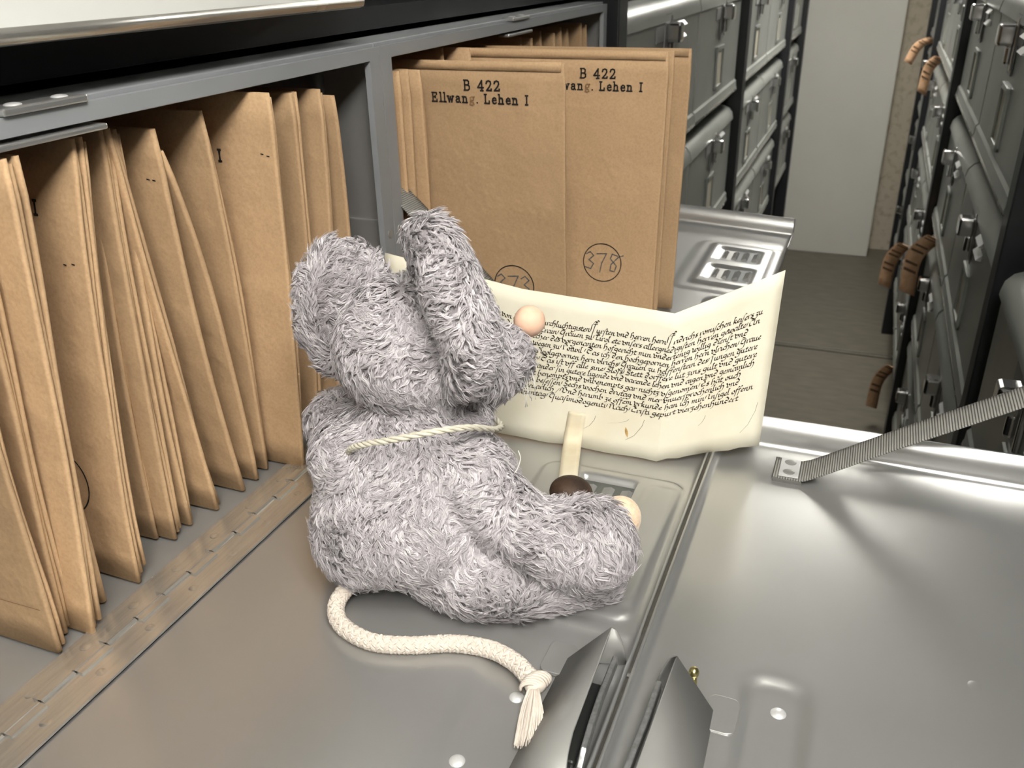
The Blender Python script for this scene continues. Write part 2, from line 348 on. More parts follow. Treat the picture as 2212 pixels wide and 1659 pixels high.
def hinge(t, d, y0, y1, T, tilt=0.):
    m = MB(); m.sweep([T((.000, 0, .0015))[::2], T((.024, 0, .0025))[::2]], 'y', *sorted((T((0, y0, 0))[1], T((0, y1, 0))[1]))); m.build('hinge_leaf', M['hinge'], t, solid=.002)
    m = MB(); m.sweep([T((.026, 0, .0025))[::2], T((.054, 0, .0028))[::2]], 'y', *sorted((T((0, y0, 0))[1], T((0, y1, 0))[1]))); m.build('hinge_leaf', M['hinge'], d, solid=.002)
    n = int((y1 - y0) / .0285); st = (y1 - y0) / n
    for i in range(n):
        a, b = y0 + i * st + .0006, y0 + (i + 1) * st - .0006
        m = MB(); m.tube([T((.0252, a, .0020)), T((.0252, b, .0020))], .0036, 10)
        xx = (.0255, .0325) if i % 2 else (.0180, .0250)
        p, q = T((xx[0], a, .0012)), T((xx[1], b, .0046)); m.box(min(p[0], q[0]), max(p[0], q[0]), min(p[1], q[1]), max(p[1], q[1]), .0012, .0052)
        m.build('hinge_knuckle', M['hinge'], d if i % 2 else t, smooth=True, auto=35)
    yy = y0 + .03; i = 0
    while yy < y1:
        m = MB(); m.dome(T((.0425, yy, .0036)), .0042, .0006, 12, 2); m.build('weld_spot', M['hinge'], d, smooth=True)
        m = MB(); m.dome(T((.0115, yy + .016, .0032)), .0042, .0004, 12, 2); m.build('weld_spot', M['hinge'], t, smooth=True)
        if i % 2 == 0: m = MB(); m.dome(T((.0675, yy + .005, .0004)), .0042, .0008, 12, 2); m.build('weld_spot', M['alu'], d, smooth=True)
        yy += .0485; i += 1

def latch(t, d, T, yc=.415, tilt=0.):
    # folded sheet housing: long slanting panel, ridge, and a short return wall with a cut-out for the steel bar
    z0 = -.001; Yf, Yn = yc + .047, yc - .062
    m = MB()
    A = lambda x, y, z: T((x, y, z))
    base_f, apex_f, right_f = (.343, Yf - .006, z0), (.3735, Yf, .0295), (.3855, Yf, z0)
    # slanting panel
    m.add([A(.343, Yf - .012, z0), A(.3735, Yf, .0295), A(.3740, Yf - .012, .0302), A(.3765, Yn + .012, .0305), A(.3775, Yn, .026), A(.340, Yn - .012, z0)], [(0, 1, 2, 3, 4, 5)])
    # nearer lower end folding down to the plate
    m.add([A(.340, Yn - .012, z0), A(.3775, Yn, .026), A(.3830, Yn - .030, .008), A(.352, Yn - .045, z0)], [(0, 1, 2, 3)])
    # curved return at the far end
    cv = [(.3735 + .012 * (u / 8) ** .7, .0295 * (1 - (u / 8) ** 1.7)) for u in range(9)]
    m.add([A(.345, Yf - .010, z0)] + [A(x, Yf, z) for x, z in cv], [tuple(range(10))])       # gable wall at the far end
    # rolled rim along the ridge
    h = m.build('latch_housing', M['latch'], d, smooth=True, solid=.0013, auto=14)
    m = MB(); p = [A(.381, Yf - .016, .0165), A(.3812, Yf - .05, .0175), A(.3825, Yn + .03, .0175), A(.3835, Yn + .012, .016), A(.3838, Yn + .002, .010), A(.3832, Yn - .004, .002)]
    V = []
    for q in p: V += [(q[0] - .0019, q[1], q[2] + .004), (q[0] + .0019, q[1], q[2] + .004), (q[0] + .0019, q[1], q[2] - .005), (q[0] - .0019, q[1], q[2] - .005)]
    m.add(V, [(4 * i + j, 4 * i + (j + 1) % 4, 4 * i + 4 + (j + 1) % 4, 4 * i + 4 + j) for i in range(5) for j in range(4)] + [(0, 1, 2, 3), (20, 23, 22, 21)])
    m.build('latch_bar', M['steel'], d, bevel=.0009)
    m = MB(); a, b = A(.352, Yn + .01, -.0005), A(.378, Yf - .03, .006); m.box(min(a[0], b[0]), max(a[0], b[0]), min(a[1], b[1]), max(a[1], b[1]), -.0005, .006); m.build('latch_base', M['cavity'], d, bevel=.002)  # base painted dark for the shade of the cavity
    m = MB(); a, b = A(.329, Yf - .028, .0), A(.350, Yf + .004, .0018); cx, cy, hx, hy = (a[0] + b[0]) / 2, (a[1] + b[1]) / 2, abs(a[0] - b[0]) / 2, abs(a[1] - b[1]) / 2; m.prism([(cx + (hx - .006) * sx + .006 * math.cos(q), cy + (hy - .006) * sy + .006 * math.sin(q)) for sx, sy, q0 in ((1, 1, 0), (-1, 1, 1), (-1, -1, 2), (1, -1, 3)) for q in np.linspace(q0 * math.pi / 2, q0 * math.pi / 2 + math.pi / 2, 5)], 'z', -.001, .0020); m.build('latch_foot', M['alu'], d, bevel=.0006)
    m = MB(); c = A(.3515, Yf + .006, .006); m.ellipsoid(c, ((.0035, 0, 0), (0, .0042, 0), (0, 0, .0042))); return m, h

def vent(d, T, x0, x1, y0, y1, n=4, z=0.):
    m = MB(); a, b = T((x0, y0, 0)), T((x1, y1, 0)); m.box(min(a[0], b[0]), max(a[0], b[0]), min(a[1], b[1]), max(a[1], b[1]), z + .0006, z + .0012); v = m.build('vent_shade_sheet', M['dark'], d)
    for i in range(n):
        xa = x0 + (x1 - x0) * (i + .32) / n; xb = x0 + (x1 - x0) * (i + .80) / n; q = .16 * (y1 - y0)
        m = MB(); m.add([T(p) for p in ((xa, y0 + q, z + .001), (xa, y1 - q, z + .001), (xb, y1 - 1.5 * q, z + .0055), (xb, y0 + 1.5 * q, z + .0055), (xb + .003, y0 + q, z + .001), (xb + .003, y1 - q, z + .001))], [(0, 1, 2, 3), (3, 2, 5, 4), (0, 3, 4), (1, 5, 2)])
        m.build('louvre', M['latch'], d, smooth=False)
def rivets(d, T, pts, z=0., r=.0056):
    for x, y in pts:
        m = MB(); m.dome(T((x, y, z)), r, .0030, 18, 5); m.build('rivet', M['rivet'], d, smooth=True)

def strap(t, pts, wid, side_axis=(0, 1, 0), n=60):
    P = [Vector(p) for p in pts]; m = MB(); A = Vector(side_axis).normalized(); L = [0]
    for i in range(1, len(P)): L.append(L[-1] + (P[i] - P[i - 1]).length)
    vs = []
    for p in P: vs += [p - A * wid / 2, p - A * wid / 4, p, p + A * wid / 4, p + A * wid / 2]
    m.add(vs, [(i * 5 + j, i * 5 + 5 + j, i * 5 + 6 + j, i * 5 + j + 1) for i in range(len(P) - 1) for j in range(4)])
    o = m.build('strap', M['web'], t, smooth=True, solid=.0016)
    uv = o.data.uv_layers.new(name='UVMap'); og = ORIG[o]
    acc = {}
    for i, p in enumerate(P):
        for j in range(5): acc[tuple(round(c, 5) for c in (Vector(vs[i * 5 + j]) - og))] = (L[i], wid * j / 4)
    for lp in o.data.loops:
        k = tuple(round(c, 5) for c in o.data.vertices[lp.vertex_index].co); uv.data[lp.index].uv = acc.get(k, (0, 0))
    return o
def spline(pts, n):
    P = [Vector(p) for p in pts]; out = []
    P = [P[0] * 2 - P[1]] + P + [P[-1] * 2 - P[-2]]
    seg = len(P) - 3
    for k in range(n + 1):
        u = seg * k / n; i = min(int(u), seg - 1); s = u - i; a, b, c, d = P[i:i + 4]
        out.append(.5 * ((2 * b) + (c - a) * s + (2 * a - 5 * b + 4 * c - d) * s * s + (3 * b - a - 3 * c + d) * s ** 3))
    return out

# box A: the one the toy sits in front of
tA = empty('opened_archive_box', (-.2, .43, 0), 'opened aluminium box full of files, flap under the toy mouse', 'box', 'opened archive boxes')
shell_open(tA, .018, .8540, ID, .425)
def zA(x, y):
    h = -.0032 * sm(0, .010, -rrect(x, y, .284, .42, .10, .492, .02))
    h += .0032 * sm(0, .0042, -rrect(x, y, .240, .3790, .500, .705, .016)) + .0018 * sm(0, .004, -rrect(x, y, .346, .3760, .515, .690, .008))
    h -= .0060 * sm(0, .0028, -rrect(x, y, .281, .337, .585, .690, .004))
    return h
dA = door_open(tA, .060, .806, ID, zA, dens=.0030); hinge(tA, dA, .05, .816, ID); latch(tA, dA, ID)
vent(dA, ID, .283, .335, .640, .686, 3, -.0024); vent(dA, ID, .283, .335, .588, .632, 3, -.0024)
rivets(dA, ID, [(.323, .408), (.307, .346)], -.0032)
strap(tA, spline([(.25, .075, .003), (.30, .075, .004), (.20, .072, .08), (.05, .066, .19), (0, .05, .22)], 24), .042)

# box B: behind it on the same rack
tB = empty('opened_archive_box', (-.2, 1.27, 0), 'opened aluminium box with pulled-out stamped files, its flap showing louvres', 'box', 'opened archive boxes')
shell_open(tB, .8552, 1.713, ID, 1.262)
TB = -.055
def zB(x, y):
    h = .0022 * sm(0, .006, -rrect(x, y, .238, .40, 1.275, 1.535, .02)) + .0042 * sm(0, .007, -rrect(x, y, .262, .372, 1.300, 1.520, .012))
    h += .0040 * sm(0, .007, -rrect(x, y, .30, .352, 1.06, 1.262, .02))
    for a, b in ((1.325, 1.395), (1.425, 1.495)): h -= .0040 * sm(0, .003, -rrect(x, y, .280, .352, a, b, .003))
    return h
dB = door_open(tB, .895, 1.632, ID, zB, tilt=TB, dens=.0052); hinge(tB, dB, .885, 1.64, ID)
for a, b in ((1.330, 1.390), (1.430, 1.490)): vent(dB, ID, .282, .350, a, b, 4, .0024 + TB * .29)
rivets(dB, ID, [(.325, 1.235)], .004 + TB * .3, .007)
strap(tB, spline([(-.02, .893, .218), (.04, .895, .160), (.095, .897, .104), (.145, .90, .05), (.19, .905, .004), (.24, .905, -.007)], 30), .040)

# box R: its flap comes across the aisle from the right rack
T180 = lambda p: (RX - p[0], .865 - p[1], p[2])
tR = empty('opened_archive_box', (RX + .2, .43, 0), 'opened box of the right rack, bright flap with a grey strap on it', 'box', 'opened archive boxes')
shell_open(tR, .018, .852, T180, .425)
def zR(x, y):
    X, Y = T180((x, y, 0))[:2]
    h = -.0040 * sm(0, .011, -rrect(X, Y, .461 + .03 * max(0, .47 - Y), .5135, .05, .487, .022)); return h
dR = door_open(tR, .060, .806, T180, zR, lip_h=.0115); hinge(tR, dR, .05, .816, T180)
latch(tR, dR, lambda p: (RX + .013 - p[0], p[1], p[2]), .403)
mb = MB(); mb.ellipsoid((.4325, .4600, .0100), ((.0036, 0, 0), (0, .0042, 0), (0, 0, .0042))); mb.tube([(.4325, .4600, .0100), (.4335, .457, .004), (.4335, .457, -.001)], .0022, 8); mb.build('brass_stud', M['brass'], dR, smooth=True)
rivets(dR, ID, [(.490, .456)], -.004); m = MB(); m.dome((.611, .523, .0008), .0060, .0006, 14, 2); m.build('weld_spot', M['alu'], dR, smooth=True)
sp = [(.452, .7605, .0046), (.470, .7605, .0042), (.4795, .7605, .0052), (.500, .7625, .0165), (.56, .768, .054), (.64, .777, .101), (.70, .783, .138), (.775, .79, .185)]
strap(tR, spline(sp, 60), .0375)
m = MB()
for z in (.0015, .0040): m.box(.4525, .4560, .7405, .7805, z - .0010, z + .0010)
m.box(.4525, .4790, .7400, .7412, .0005, .0045); m.build('strap_fold', M['web'], tR, bevel=.0006)
m = MB(); m.box(.4572, .4752, .7435, .7778, .0056, .0068); pl = m.build('strap_plate', M['rivet'], tR, bevel=.0008)
for y in (.752, .770): m = MB(); m.dome((.4662, y, .0068), .0055, .0010, 16, 3); m.build('rivet', M['alu_shell'], pl, smooth=True)
#@@FILES
# ------------------------------------------------------------------ lettering
def ribbon(m, pts, mapf, half, nib=None, off=0.):
    """flat pen stroke: pts in text units, mapf(x, y) -> 3D point"""
    for (a, b) in zip(pts[:-1], pts[1:]):
        dx, dy = b[0] - a[0], b[1] - a[1]; L = math.hypot(dx, dy) or 1e-6
        if nib: n = nib; ex = (0, 0)
        else: n = (-dy / L * half, dx / L * half); ex = (dx / L * half * .8, dy / L * half * .8)
        c = [(a[0] - ex[0] + n[0], a[1] - ex[1] + n[1]), (a[0] - ex[0] - n[0], a[1] - ex[1] - n[1]), (b[0] + ex[0] - n[0], b[1] + ex[1] - n[1]), (b[0] + ex[0] + n[0], b[1] + ex[1] + n[1])]
        m.add([mapf(*p) for p in c], [(0, 1, 2, 3)])
def S(t): return [[tuple(float(c) for c in p.split(',')) for p in s.split()] for s in t.split('|')]
SLAB = {'B': (.78, S('.06,0 .06,1|-.04,1 .38,1 .52,.88 .52,.65 .38,.53 .06,.53|.38,.53 .58,.4 .58,.13 .4,0 -.04,0')),
 '4': (.78, S('.46,0 .46,1 .0,.3 .64,.3|.3,0 .6,0')), '2': (.74, S('.02,.72 .08,.92 .28,1 .48,.92 .52,.7 .4,.45 .04,.04 .56,.04 .58,.2')),
 'E': (.80, S('.08,0 .08,1|-.02,1 .58,1 .58,.78|.08,.52 .4,.52|.4,.63 .4,.41|-.02,0 .6,0 .6,.24')), 'l': (.42, S('.02,1.03 .16,1.03 .16,0|.0,0 .32,0')),
 'w': (.92, S('-.02,.66 .18,.66|.08,.66 .24,0 .42,.6 .58,0 .76,.66|.66,.66 .86,.66')), 'a': (.72, S('.06,.55 .2,.67 .42,.64 .46,.45 .46,.08 .6,0|.46,.38 .15,.36 .04,.2 .12,.02 .3,0 .46,.14')),
 'n': (.78, S('.0,.66 .12,.66 .12,0|.0,0 .24,0|.12,.48 .28,.66 .46,.62 .52,.45 .52,0|.4,0 .64,0')),
 'g': (.70, S('.5,.6 .3,.67 .1,.55 .1,.32 .3,.22 .5,.34 .5,.6|.5,.64 .62,.66|.3,.22 .08,.12 .45,.0 .52,-.18 .3,-.28 .06,-.2 .1,-.06')), '.': (.40, S('.1,.02 .14,.02')),
 'L': (.78, S('.1,0 .1,1|-.02,1 .24,1|-.02,0 .58,0 .58,.28')), 'e': (.66, S('.06,.36 .5,.36 .46,.58 .28,.67 .1,.55 .05,.3 .14,.06 .32,0 .52,.1')),
 'h': (.78, S('.0,1.03 .12,1.03 .12,0|.0,0 .24,0|.12,.48 .28,.66 .46,.62 .52,.45 .52,0|.4,0 .64,0')), 'I': (.5, S('.06,1 .34,1|.2,1 .2,0|.06,0 .34,0')), ' ': (.5, [])}
NUM = {'3': (.62, S('.08,.85 .3,1 .5,.8 .24,.55 .5,.35 .35,.05 .02,.12')), '7': (.6, S('.02,.92 .56,.98 .3,.4 .22,-.1')), '8': (.7, S('.55,.9 .25,.98 .15,.72 .5,.35 .4,.02 .15,.05 .2,.4 .6,.85 .85,.95'))}
def write(m, txt, font, x, y, h, plane, half, pale='', lsp=1.0):
    """plane(u, v) -> 3D; x, y the left end of the base line, h the capital height"""
    for ch in txt:
        wd, st = font[ch]; m.cur = 1 if ch in pale else 0
        for s in st: ribbon(m, [(x + p[0] * h, y + p[1] * h) for p in s], plane, half)
        x += wd * h * lsp
    m.cur = 0; return x
def stamp(parent, plane, cx, ztop, circle=None, num=None, h=.0125):
    m = MB(); LS = 1.22; u0 = lambda t: sum(SLAB[c][0] for c in t) * h * LS
    a = 'B 422'; b = 'Ellwang. Lehen I'
    write(m, a, SLAB, cx - u0(a) / 2 + .002, ztop - h, h * 1.12, plane, h * .095, lsp=LS); write(m, b, SLAB, cx - u0(b) / 2, ztop - h * 2.42, h, plane, h * .095, pale='g', lsp=LS)
    m.build('stamped_text', [M['stamp'], M['stamp_pale']], parent)
    if circle:
        m = MB(); c, r = circle; ribbon(m, [(c[0] + r * math.cos(2 * math.pi * i / 48), c[1] + r * math.sin(2 * math.pi * i / 48)) for i in range(49)], plane, .00062); m.build('stamped_ring', M['stamp'], parent)
        if num:
            m = MB(); hh = r * .95; write(m, num, NUM, c[0] - hh * .98, c[1] - hh * .45, hh, plane, .0007, lsp=1.05); m.build('pencil_number', M['pencil'], parent)

# ------------------------------------------------------------------ files
def wob(seed):
    r = random.Random(seed); K = [(r.uniform(8, 30), r.uniform(8, 30), r.uniform(0, 6), r.uniform(.3, 1)) for _ in range(4)]
    return lambda x, z: sum(a * math.sin(kx * x + kz * z + ph) for kx, kz, ph, a in K) * .0006
def file(label, xf, yb, yt, zt, plies=((0, .0035, 0),), depth=.24, ymid=0., xt=None, zb=.002, yaw=0., topfold=False, cat='envelope', grp='kraft paper files in the near box', seed=0, xm=0., curl=0.):
    """brown paper file standing on its lower edge: every ply is a folded sheet, closed at the front edge"""
    o = empty('kraft_envelope', (xf - depth / 2, yb, zb), label, cat, grp)
    xt = xf if xt is None else xt
    for n, (dy, th, dx) in enumerate(plies):
        wv = wob(seed * 7 + n); nz = 14; m = MB(); dz = -.004 * (n % 2) * (1 if n else 0)
        zz0 = zb + (.003 * n if n else 0)
        cs = [(-depth, 0)] + [(-depth * (1 - i / 7), 0) for i in range(1, 7)] + [(-.012, 0), (-.003, 0)] + [(-th * .5 + .5 * th * math.sin(math.pi * k / 5), th * .5 - .5 * th * math.cos(math.pi * k / 5)) for k in range(6)] + [(-.004, th)] + [(-depth * i / 7, th) for i in range(1, 8)]
        def P(u, v):
            i = min(int(round(v * (len(cs) - 1))), len(cs) - 1); s = u; cx, cy = cs[i]
            z = zz0 + (zt + dz - zz0) * s
            x = (xf + (xt - xf) * s + xm * 4 * s * (1 - s) + dx) + cx
            y = yb + (yt - yb) * s + ymid * 4 * s * (1 - s) + dy + cy + yaw * cx + wv(cx, z) * (1 if n == 0 else 2.2) + curl * max(0, 1 - s * 3) ** 2
            if s > .985: x -= .0015; 
            return (x, y, z)
        m.grid(P, nz, len(cs) - 1)
        p = m.build('sheet' if n else 'cover', M['kraft'], o, smooth=True, solid=.0006, auto=60)
        if n == 0: front = P
    def plane(x, z, off=.0009):                 # x measured from the front edge inwards (negative), z height: on the near face
        s = (z - zb) / (zt - zb); xx = xf + (xt - xf) * s + x
        return (xx, yb + (yt - yb) * s + ymid * 4 * s * (1 - s) + yaw * x + wob(seed * 7)(x, z) - off, z)
    o['_'] = 0; del o['_']
    if topfold:
        m = MB(); m.grid(lambda u, v: (lambda q: (q[0], q[1] - .0006, q[2]))(plane(-.004 - (depth - .01) * u, zt - .0095 + .010 * v)), 8, 2); m.build('top_fold', M['kraft'], o, smooth=True, solid=.0005)
    return o, plane
P1 = ((0, .0045, 0),); P2 = ((0, .0035, 0), (.0045, .0030, -.0015)); P3 = ((0, .0035, 0), (.0045, .0028, -.002), (.0085, .0026, -.001))
P4 = ((0, .003, 0), (.0038, .0024, -.002), (.0072, .0026, -.0012), (.0108, .0024, -.0025))
FA = [  # label, xf, yb, yt, zt, plies, options
 ('light brown file nearest the bottom left corner, its lower flap line showing', -.002, .327, .333, .347, P2, dict(depth=.26)),
 ('narrow brown file wedged just behind the bottom left corner file', -.014, .345, .364, .346, P3, {}),
 ('brown file at left edge with rounded dark folded top corner', .006, .352, .384, .346, P3, dict(ymid=.002)),
 ('thin brown file sheet splaying out beside the left edge file', -.014, .381, .400, .341, P1, dict(ymid=-.003)),
 ('wide brown file at left with black ring and letter I on its face', -.005, .4115, .448, .346, P4, dict(ymid=-.006)),
 ('slim brown file just behind the file with the black ring', -.034, .463, .491, .343, P2, dict(ymid=-.007)),
 ('brown file with torn lower corner, two behind the black ring file', -.018, .468, .486, .345, P3, dict(ymid=-.003)),
 ('narrow brown file with wavy middle sheets left of the tall leaning one', -.020, .490, .500, .343, P2, dict(ymid=-.003)),
 ('brown file leaning outward at its foot, left of the wide bare file', -.013, .519, .490, .345, P2, dict(ymid=-.002, xt=-.016)),
 ('wide bare brown file leaning, with two tiny ink dots near its edge', -.010, .552, .526, .339, P1, dict(ymid=-.004)),
 ('brown sheet bowed into a curve behind the wide bare file', -.010, .5725, .532, .322, P1, dict(ymid=.010)),
 ('shaded brown file with rounded top corner left of the broad bright one', -.013, .593, .586, .3435, P2, dict(ymid=.004)),
 ('broad bright brown file standing directly left of the toy mouse', .019, .609, .634, .352, P2, dict(ymid=.003)),
 ('brown file with fold-rounded top just right of the broad bright one', -.002, .668, .698, .343, P3, dict(ymid=.004)),
 ('brown file last but one before the box end wall, above mouse ear', .0, .705, .740, .341, P2, dict(ymid=.004)),
 ('last brown file, bulging towards the bare end wall of the near box', .004, .735, .757, .333, P1, dict(ymid=.010)),
]
planes = []
for i, (lab, xf, yb, yt, zt, pl, kw) in enumerate(FA): planes.append(file(lab, xf, yb, yt, zt, pl, seed=i + 1, **kw))
stamp(planes[4][0], planes[4][1], -.098, .318, ((-.060, .084), .028), None, .0098)
stamp(planes[12][0], planes[12][1], -.116, .317, None, None, .0098)
m = MB(); pf = planes[0][1]; ribbon(m, [(-.20, .036), (-.006, .040)], pf, .0003); m.build('flap_line', M['stamp_pale'], planes[0][0])
for i, pts in ((9, ((-.008, .300), (-.0135, .3005))), (12, ((-.006, .300), (-.012, .3015))), (4, ((-.01, .262), (-.018, .261)))):
    m = MB()
    for x, z in pts: ribbon(m, [(x, z), (x - .0022, z + .0003)], planes[i][1], .0005)
    m.build('ink_dots', M['stamp'], planes[i][0])
GB = 'kraft paper files in the far box'
FB = [('thin brown file against the divider post in the far box', -.006, .890, .893, .335, P1, dict(depth=.2)),
 ('second thin brown file from the divider in the far box', -.004, .902, .905, .339, P1, dict(depth=.2)),
 ('third thin brown file from the divider, beside the strap', .002, .914, .914, .340, P2, dict(depth=.2)),
 ('thin brown file tucked right behind the file stamped 373', .010, .934, .929, .338, P2, dict(depth=.2)),
 ('nearer stamped brown envelope, its pencilled 373 ring half hidden by the parchment', .172, .970, .968, .3445, P2, dict(depth=.27, xt=.168, topfold=True)),
 ('slim brown file with pale top standing between envelopes 373 and 378', -.010, 1.03, 1.03, .352, P1, dict(depth=.2)),
 ('small rounded brown file between envelopes 373 and 378', .014, 1.06, 1.06, .350, P1, dict(depth=.2)),
 ('middle stamped brown envelope with the fully visible ring around pencilled 378', .254, 1.088, 1.092, .346, ((0, .0040, 0), (.006, .0035, -.001), (.011, .003, .004)), dict(depth=.30, xt=.2575, topfold=True, zb=-.008)),
 ('rearmost brown envelope, its edge showing right of envelope 378', .262, 1.180, 1.172, .3425, ((0, .004, 0), (.008, .006, -.004)), dict(depth=.30, xt=.269, topfold=True, zb=-.010))]
pb = []
for i, (lab, xf, yb, yt, zt, pl, kw) in enumerate(FB): pb.append(file(lab, xf, yb, yt, zt, pl, seed=i + 31, grp=GB, **kw))
stamp(pb[4][0], pb[4][1], -.103, .3225, ((-.068, .079), .0262), '373', .0098)
stamp(pb[7][0], pb[7][1], -.090, .3240, ((-.072, .080), .0262), '378', .0098)
for j, y in enumerate((1.30, 1.36, 1.41, 1.455, 1.50, 1.55, 1.60, 1.645)):
    file('%s upright brown file seen above envelope 378 by the rack post' % ('first second third fourth fifth sixth seventh eighth'.split()[j]), -.012 - .004 * (j % 3), y, y + .004, .343 - .006 * (j % 2), P2 if j % 2 else P1, depth=.18, seed=60 + j, grp=GB)

# ------------------------------------------------------------------ parchment charter
GOTH = {'a': (.74, S('.55,.95 .2,.95 .05,.6 .1,.1 .3,.05 .55,.4|.58,.95 .52,.15 .72,.05')), 'b': (.74, S('.3,1.7 .12,1.8 .1,.1 .35,.02 .6,.45 .45,.95 .12,.7')), 'c': (.55, S('.5,.85 .25,.98 .08,.6 .12,.12 .5,.1')),
 'd': (.74, S('.6,.3 .35,.02 .08,.3 .15,.85 .55,.7 .62,1.2 .3,1.75 .05,1.6')), 'e': (.56, S('.1,.5 .45,.7 .3,.98 .08,.6 .12,.1 .5,.15')), 'f': (.48, S('.6,1.6 .42,1.8 .22,1.2 .05,-.8|.0,.95 .48,1.0')),
 'g': (.7, S('.55,.95 .15,.9 .08,.35 .4,.15 .58,.9 .5,-.5 .1,-.75 -.15,-.45')), 'h': (.76, S('.38,1.55 .25,1.85 .1,1.6 .1,.0|.1,.75 .4,1. .6,.6 .45,-.35 .15,-.6')), 'i': (.38, S('.03,.88 .15,.95 .15,.1 .36,.08|.2,1.4 .28,1.5')),
 'k': (.7, S('.35,1.6 .12,1.8 .1,0|.12,.7 .45,1.0 .4,.65 .15,.5 .6,.05')), 'l': (.38, S('.3,1.6 .12,1.8 .12,.1 .36,.08')), 'm': (1.1, S('.03,.88 .15,.95 .15,.05|.18,.75 .42,.98 .45,.05|.48,.75 .75,.98 .78,.1 1.05,.08')),
 'n': (.8, S('.03,.88 .15,.95 .15,.05|.18,.75 .48,.98 .52,.1 .78,.08')), 'o': (.66, S('.35,.98 .08,.6 .15,.08 .45,.05 .58,.5 .35,.98')), 'p': (.74, S('.1,1.1 .15,.9 .05,-.9|.15,.75 .45,1. .6,.5 .4,.05 .15,.2')),
 'q': (.7, S('.55,.95 .15,.9 .08,.3 .35,.05 .55,.5|.58,.95 .5,-.85')), 'r': (.56, S('.1,.95 .15,.05 .3,.15|.17,.7 .45,1. .55,.85')), 's': (.52, S('.5,.95 .2,.9 .15,.65 .45,.4 .4,.05 .05,.1')), 'S': (.42, S('.6,1.6 .42,1.8 .22,1.2 .02,-.85')),
 't': (.5, S('.22,1.35 .15,.1 .48,.08|.0,.95 .48,.97')), 'u': (.8, S('.05,.9 .12,.95 .12,.15 .45,.1|.5,.95 .52,.1 .78,.08')), 'v': (.68, S('-.1,1.25 .1,.95 .12,.15 .4,.05 .6,.5 .4,.95 .15,.75')),
 'w': (1.0, S('-.1,1.25 .1,.95 .12,.15 .4,.1 .45,.95 .48,.1 .75,.05 .92,.5 .7,.95')), 'x': (.6, S('.05,.95 .5,.05|.5,.95 .0,-.2')), 'y': (.7, S('.1,.95 .15,.2 .45,.15|.55,.95 .45,-.2 .05,-.7')), 'z': (.55, S('.05,.95 .5,.95 .1,.45 .4,.3 .3,-.4 .0,-.5')),
 'j': (.38, S('.03,.88 .18,.95 .15,-.4 -.1,-.7|.2,1.4 .28,1.5')), ' ': (.36, []), '.': (.3, S('.05,.1 .12,.15')), '/': (.6, S('.5,1.3 .0,-.3'))}
def capital(c):
    wd, st = GOTH[c.lower() if c != 'S' else 's']; k = 1.55
    return (wd * k + .15, [[(p[0] * k + .1, p[1] * (k if p[1] < 1.1 else 1.25)) for p in s] for s in st] + S('-.25,.4 -.15,1.3 .3,2.0 .8,1.75'))
LINES = ['Graue Johanns von Sultz Hofrichter von des Allerdurchluchtigisten Fursten vnd herren hern Fridrichs romischen keisers zu',
 'allen ziten merer des richs Stir zu kernden vnd zu Crain Grauen zu Tirol etc vnsers allergnedigisten herren gewalte An',
 'siner stat bekenn ich hanns mayer am vrtailsprecher des vorgenanten hofgericht min vndertenig willig dienst vnd',
 'tun kunt allermenglich vnnd von des hofgerichtz wegen zu Rotwil  Das ich den hochgepornen herren hern vlrichen Graue',
 'zu wirtemberg setzen solle in nutzlich gewer vff des wolgepornen hern vlrichs Grauen zu helffenstein des Jungen gutere',
 'vnd sin eigen achter frige das ich das geton hab Das ist vff alle sine Sloss Stett dorffere lut zins gult vnd gutere',
 'wie die sind vorn ouch vff sine pferdt harnasch vnd ander sin gutere ligende vnd varende lehen vnd aigen vnd gemainlich',
 'wie das alles genant gehaissen oder geschaffen ist benempts vnd vnbenempts gar nichtz vsgenomen Es hat ouch',
 'derselb herr mit die nutzlich gewer vff dem allem besessen Sechs wochen drytag vnd mer vnuersprochenlich vnd',
 'ane menglichs das sagen ich vff minen aide vngeuarlich / Vnd herumb ze offem vrkunde han ich min Insigel offenn',
 'gehenckt am donrstag nechst nach dem Sonnentag Quasimodogeniti Nach Cristi gepurt vierzehenhundert']
PT = [Vector(p) for p in ((.034, .776, .173), (.1965, .758, .157), (.3475, .755, .1515), (.4375, .800, .1885))]    # upper edge at the folds
PB = [Vector(p) for p in ((.028, .757, .012), (.1810, .7335, .0035), (.3430, .7355, .0035), (.4345, .776, .0170))]   # lower edge
US = [0.0]
for a, b, c, d in zip(PT[:-1], PT[1:], PB[:-1], PB[1:]): US.append(US[-1] + ((b - a).length + (d - c).length) / 2)
def sheet(u, v, off=0.):
    """u along the width in metres, v from the upper (0) to the lower (1) edge"""
    i = max(0, min(2, sum(1 for q in US[1:3] if u > q))); s = (u - US[i]) / (US[i + 1] - US[i])
    a = PT[i].lerp(PT[i + 1], s); b = PB[i].lerp(PB[i + 1], s)
    n = (PT[i + 1] - PT[i]).cross(PB[i] - PT[i]).normalized()
    p = a.lerp(b, v); bow = .0007 * math.sin(math.pi * max(0, min(1, s))) * (1 if i == 1 else -1) + .0005 * math.sin(7 * v + 3 * i) * math.sin(math.pi * max(0, min(1, s)))
    return p + n * (bow + off)
nchk = (PT[2] - PT[1]).cross(PB[1] - PT[1]).normalized(); SGN = 1 if nchk.y < 0 else -1      # +off points to the reader
pc = empty('parchment_charter', tuple(PB[1]), 'unfolded cream parchment charter covered in dense black handwriting before the mouse', 'parchment')
m = MB(); us = sorted(set([US[k] + (US[k + 1] - US[k]) * j / 10 for k in range(3) for j in range(11)]))
jit = [random.uniform(-.006, .006) for _ in us]
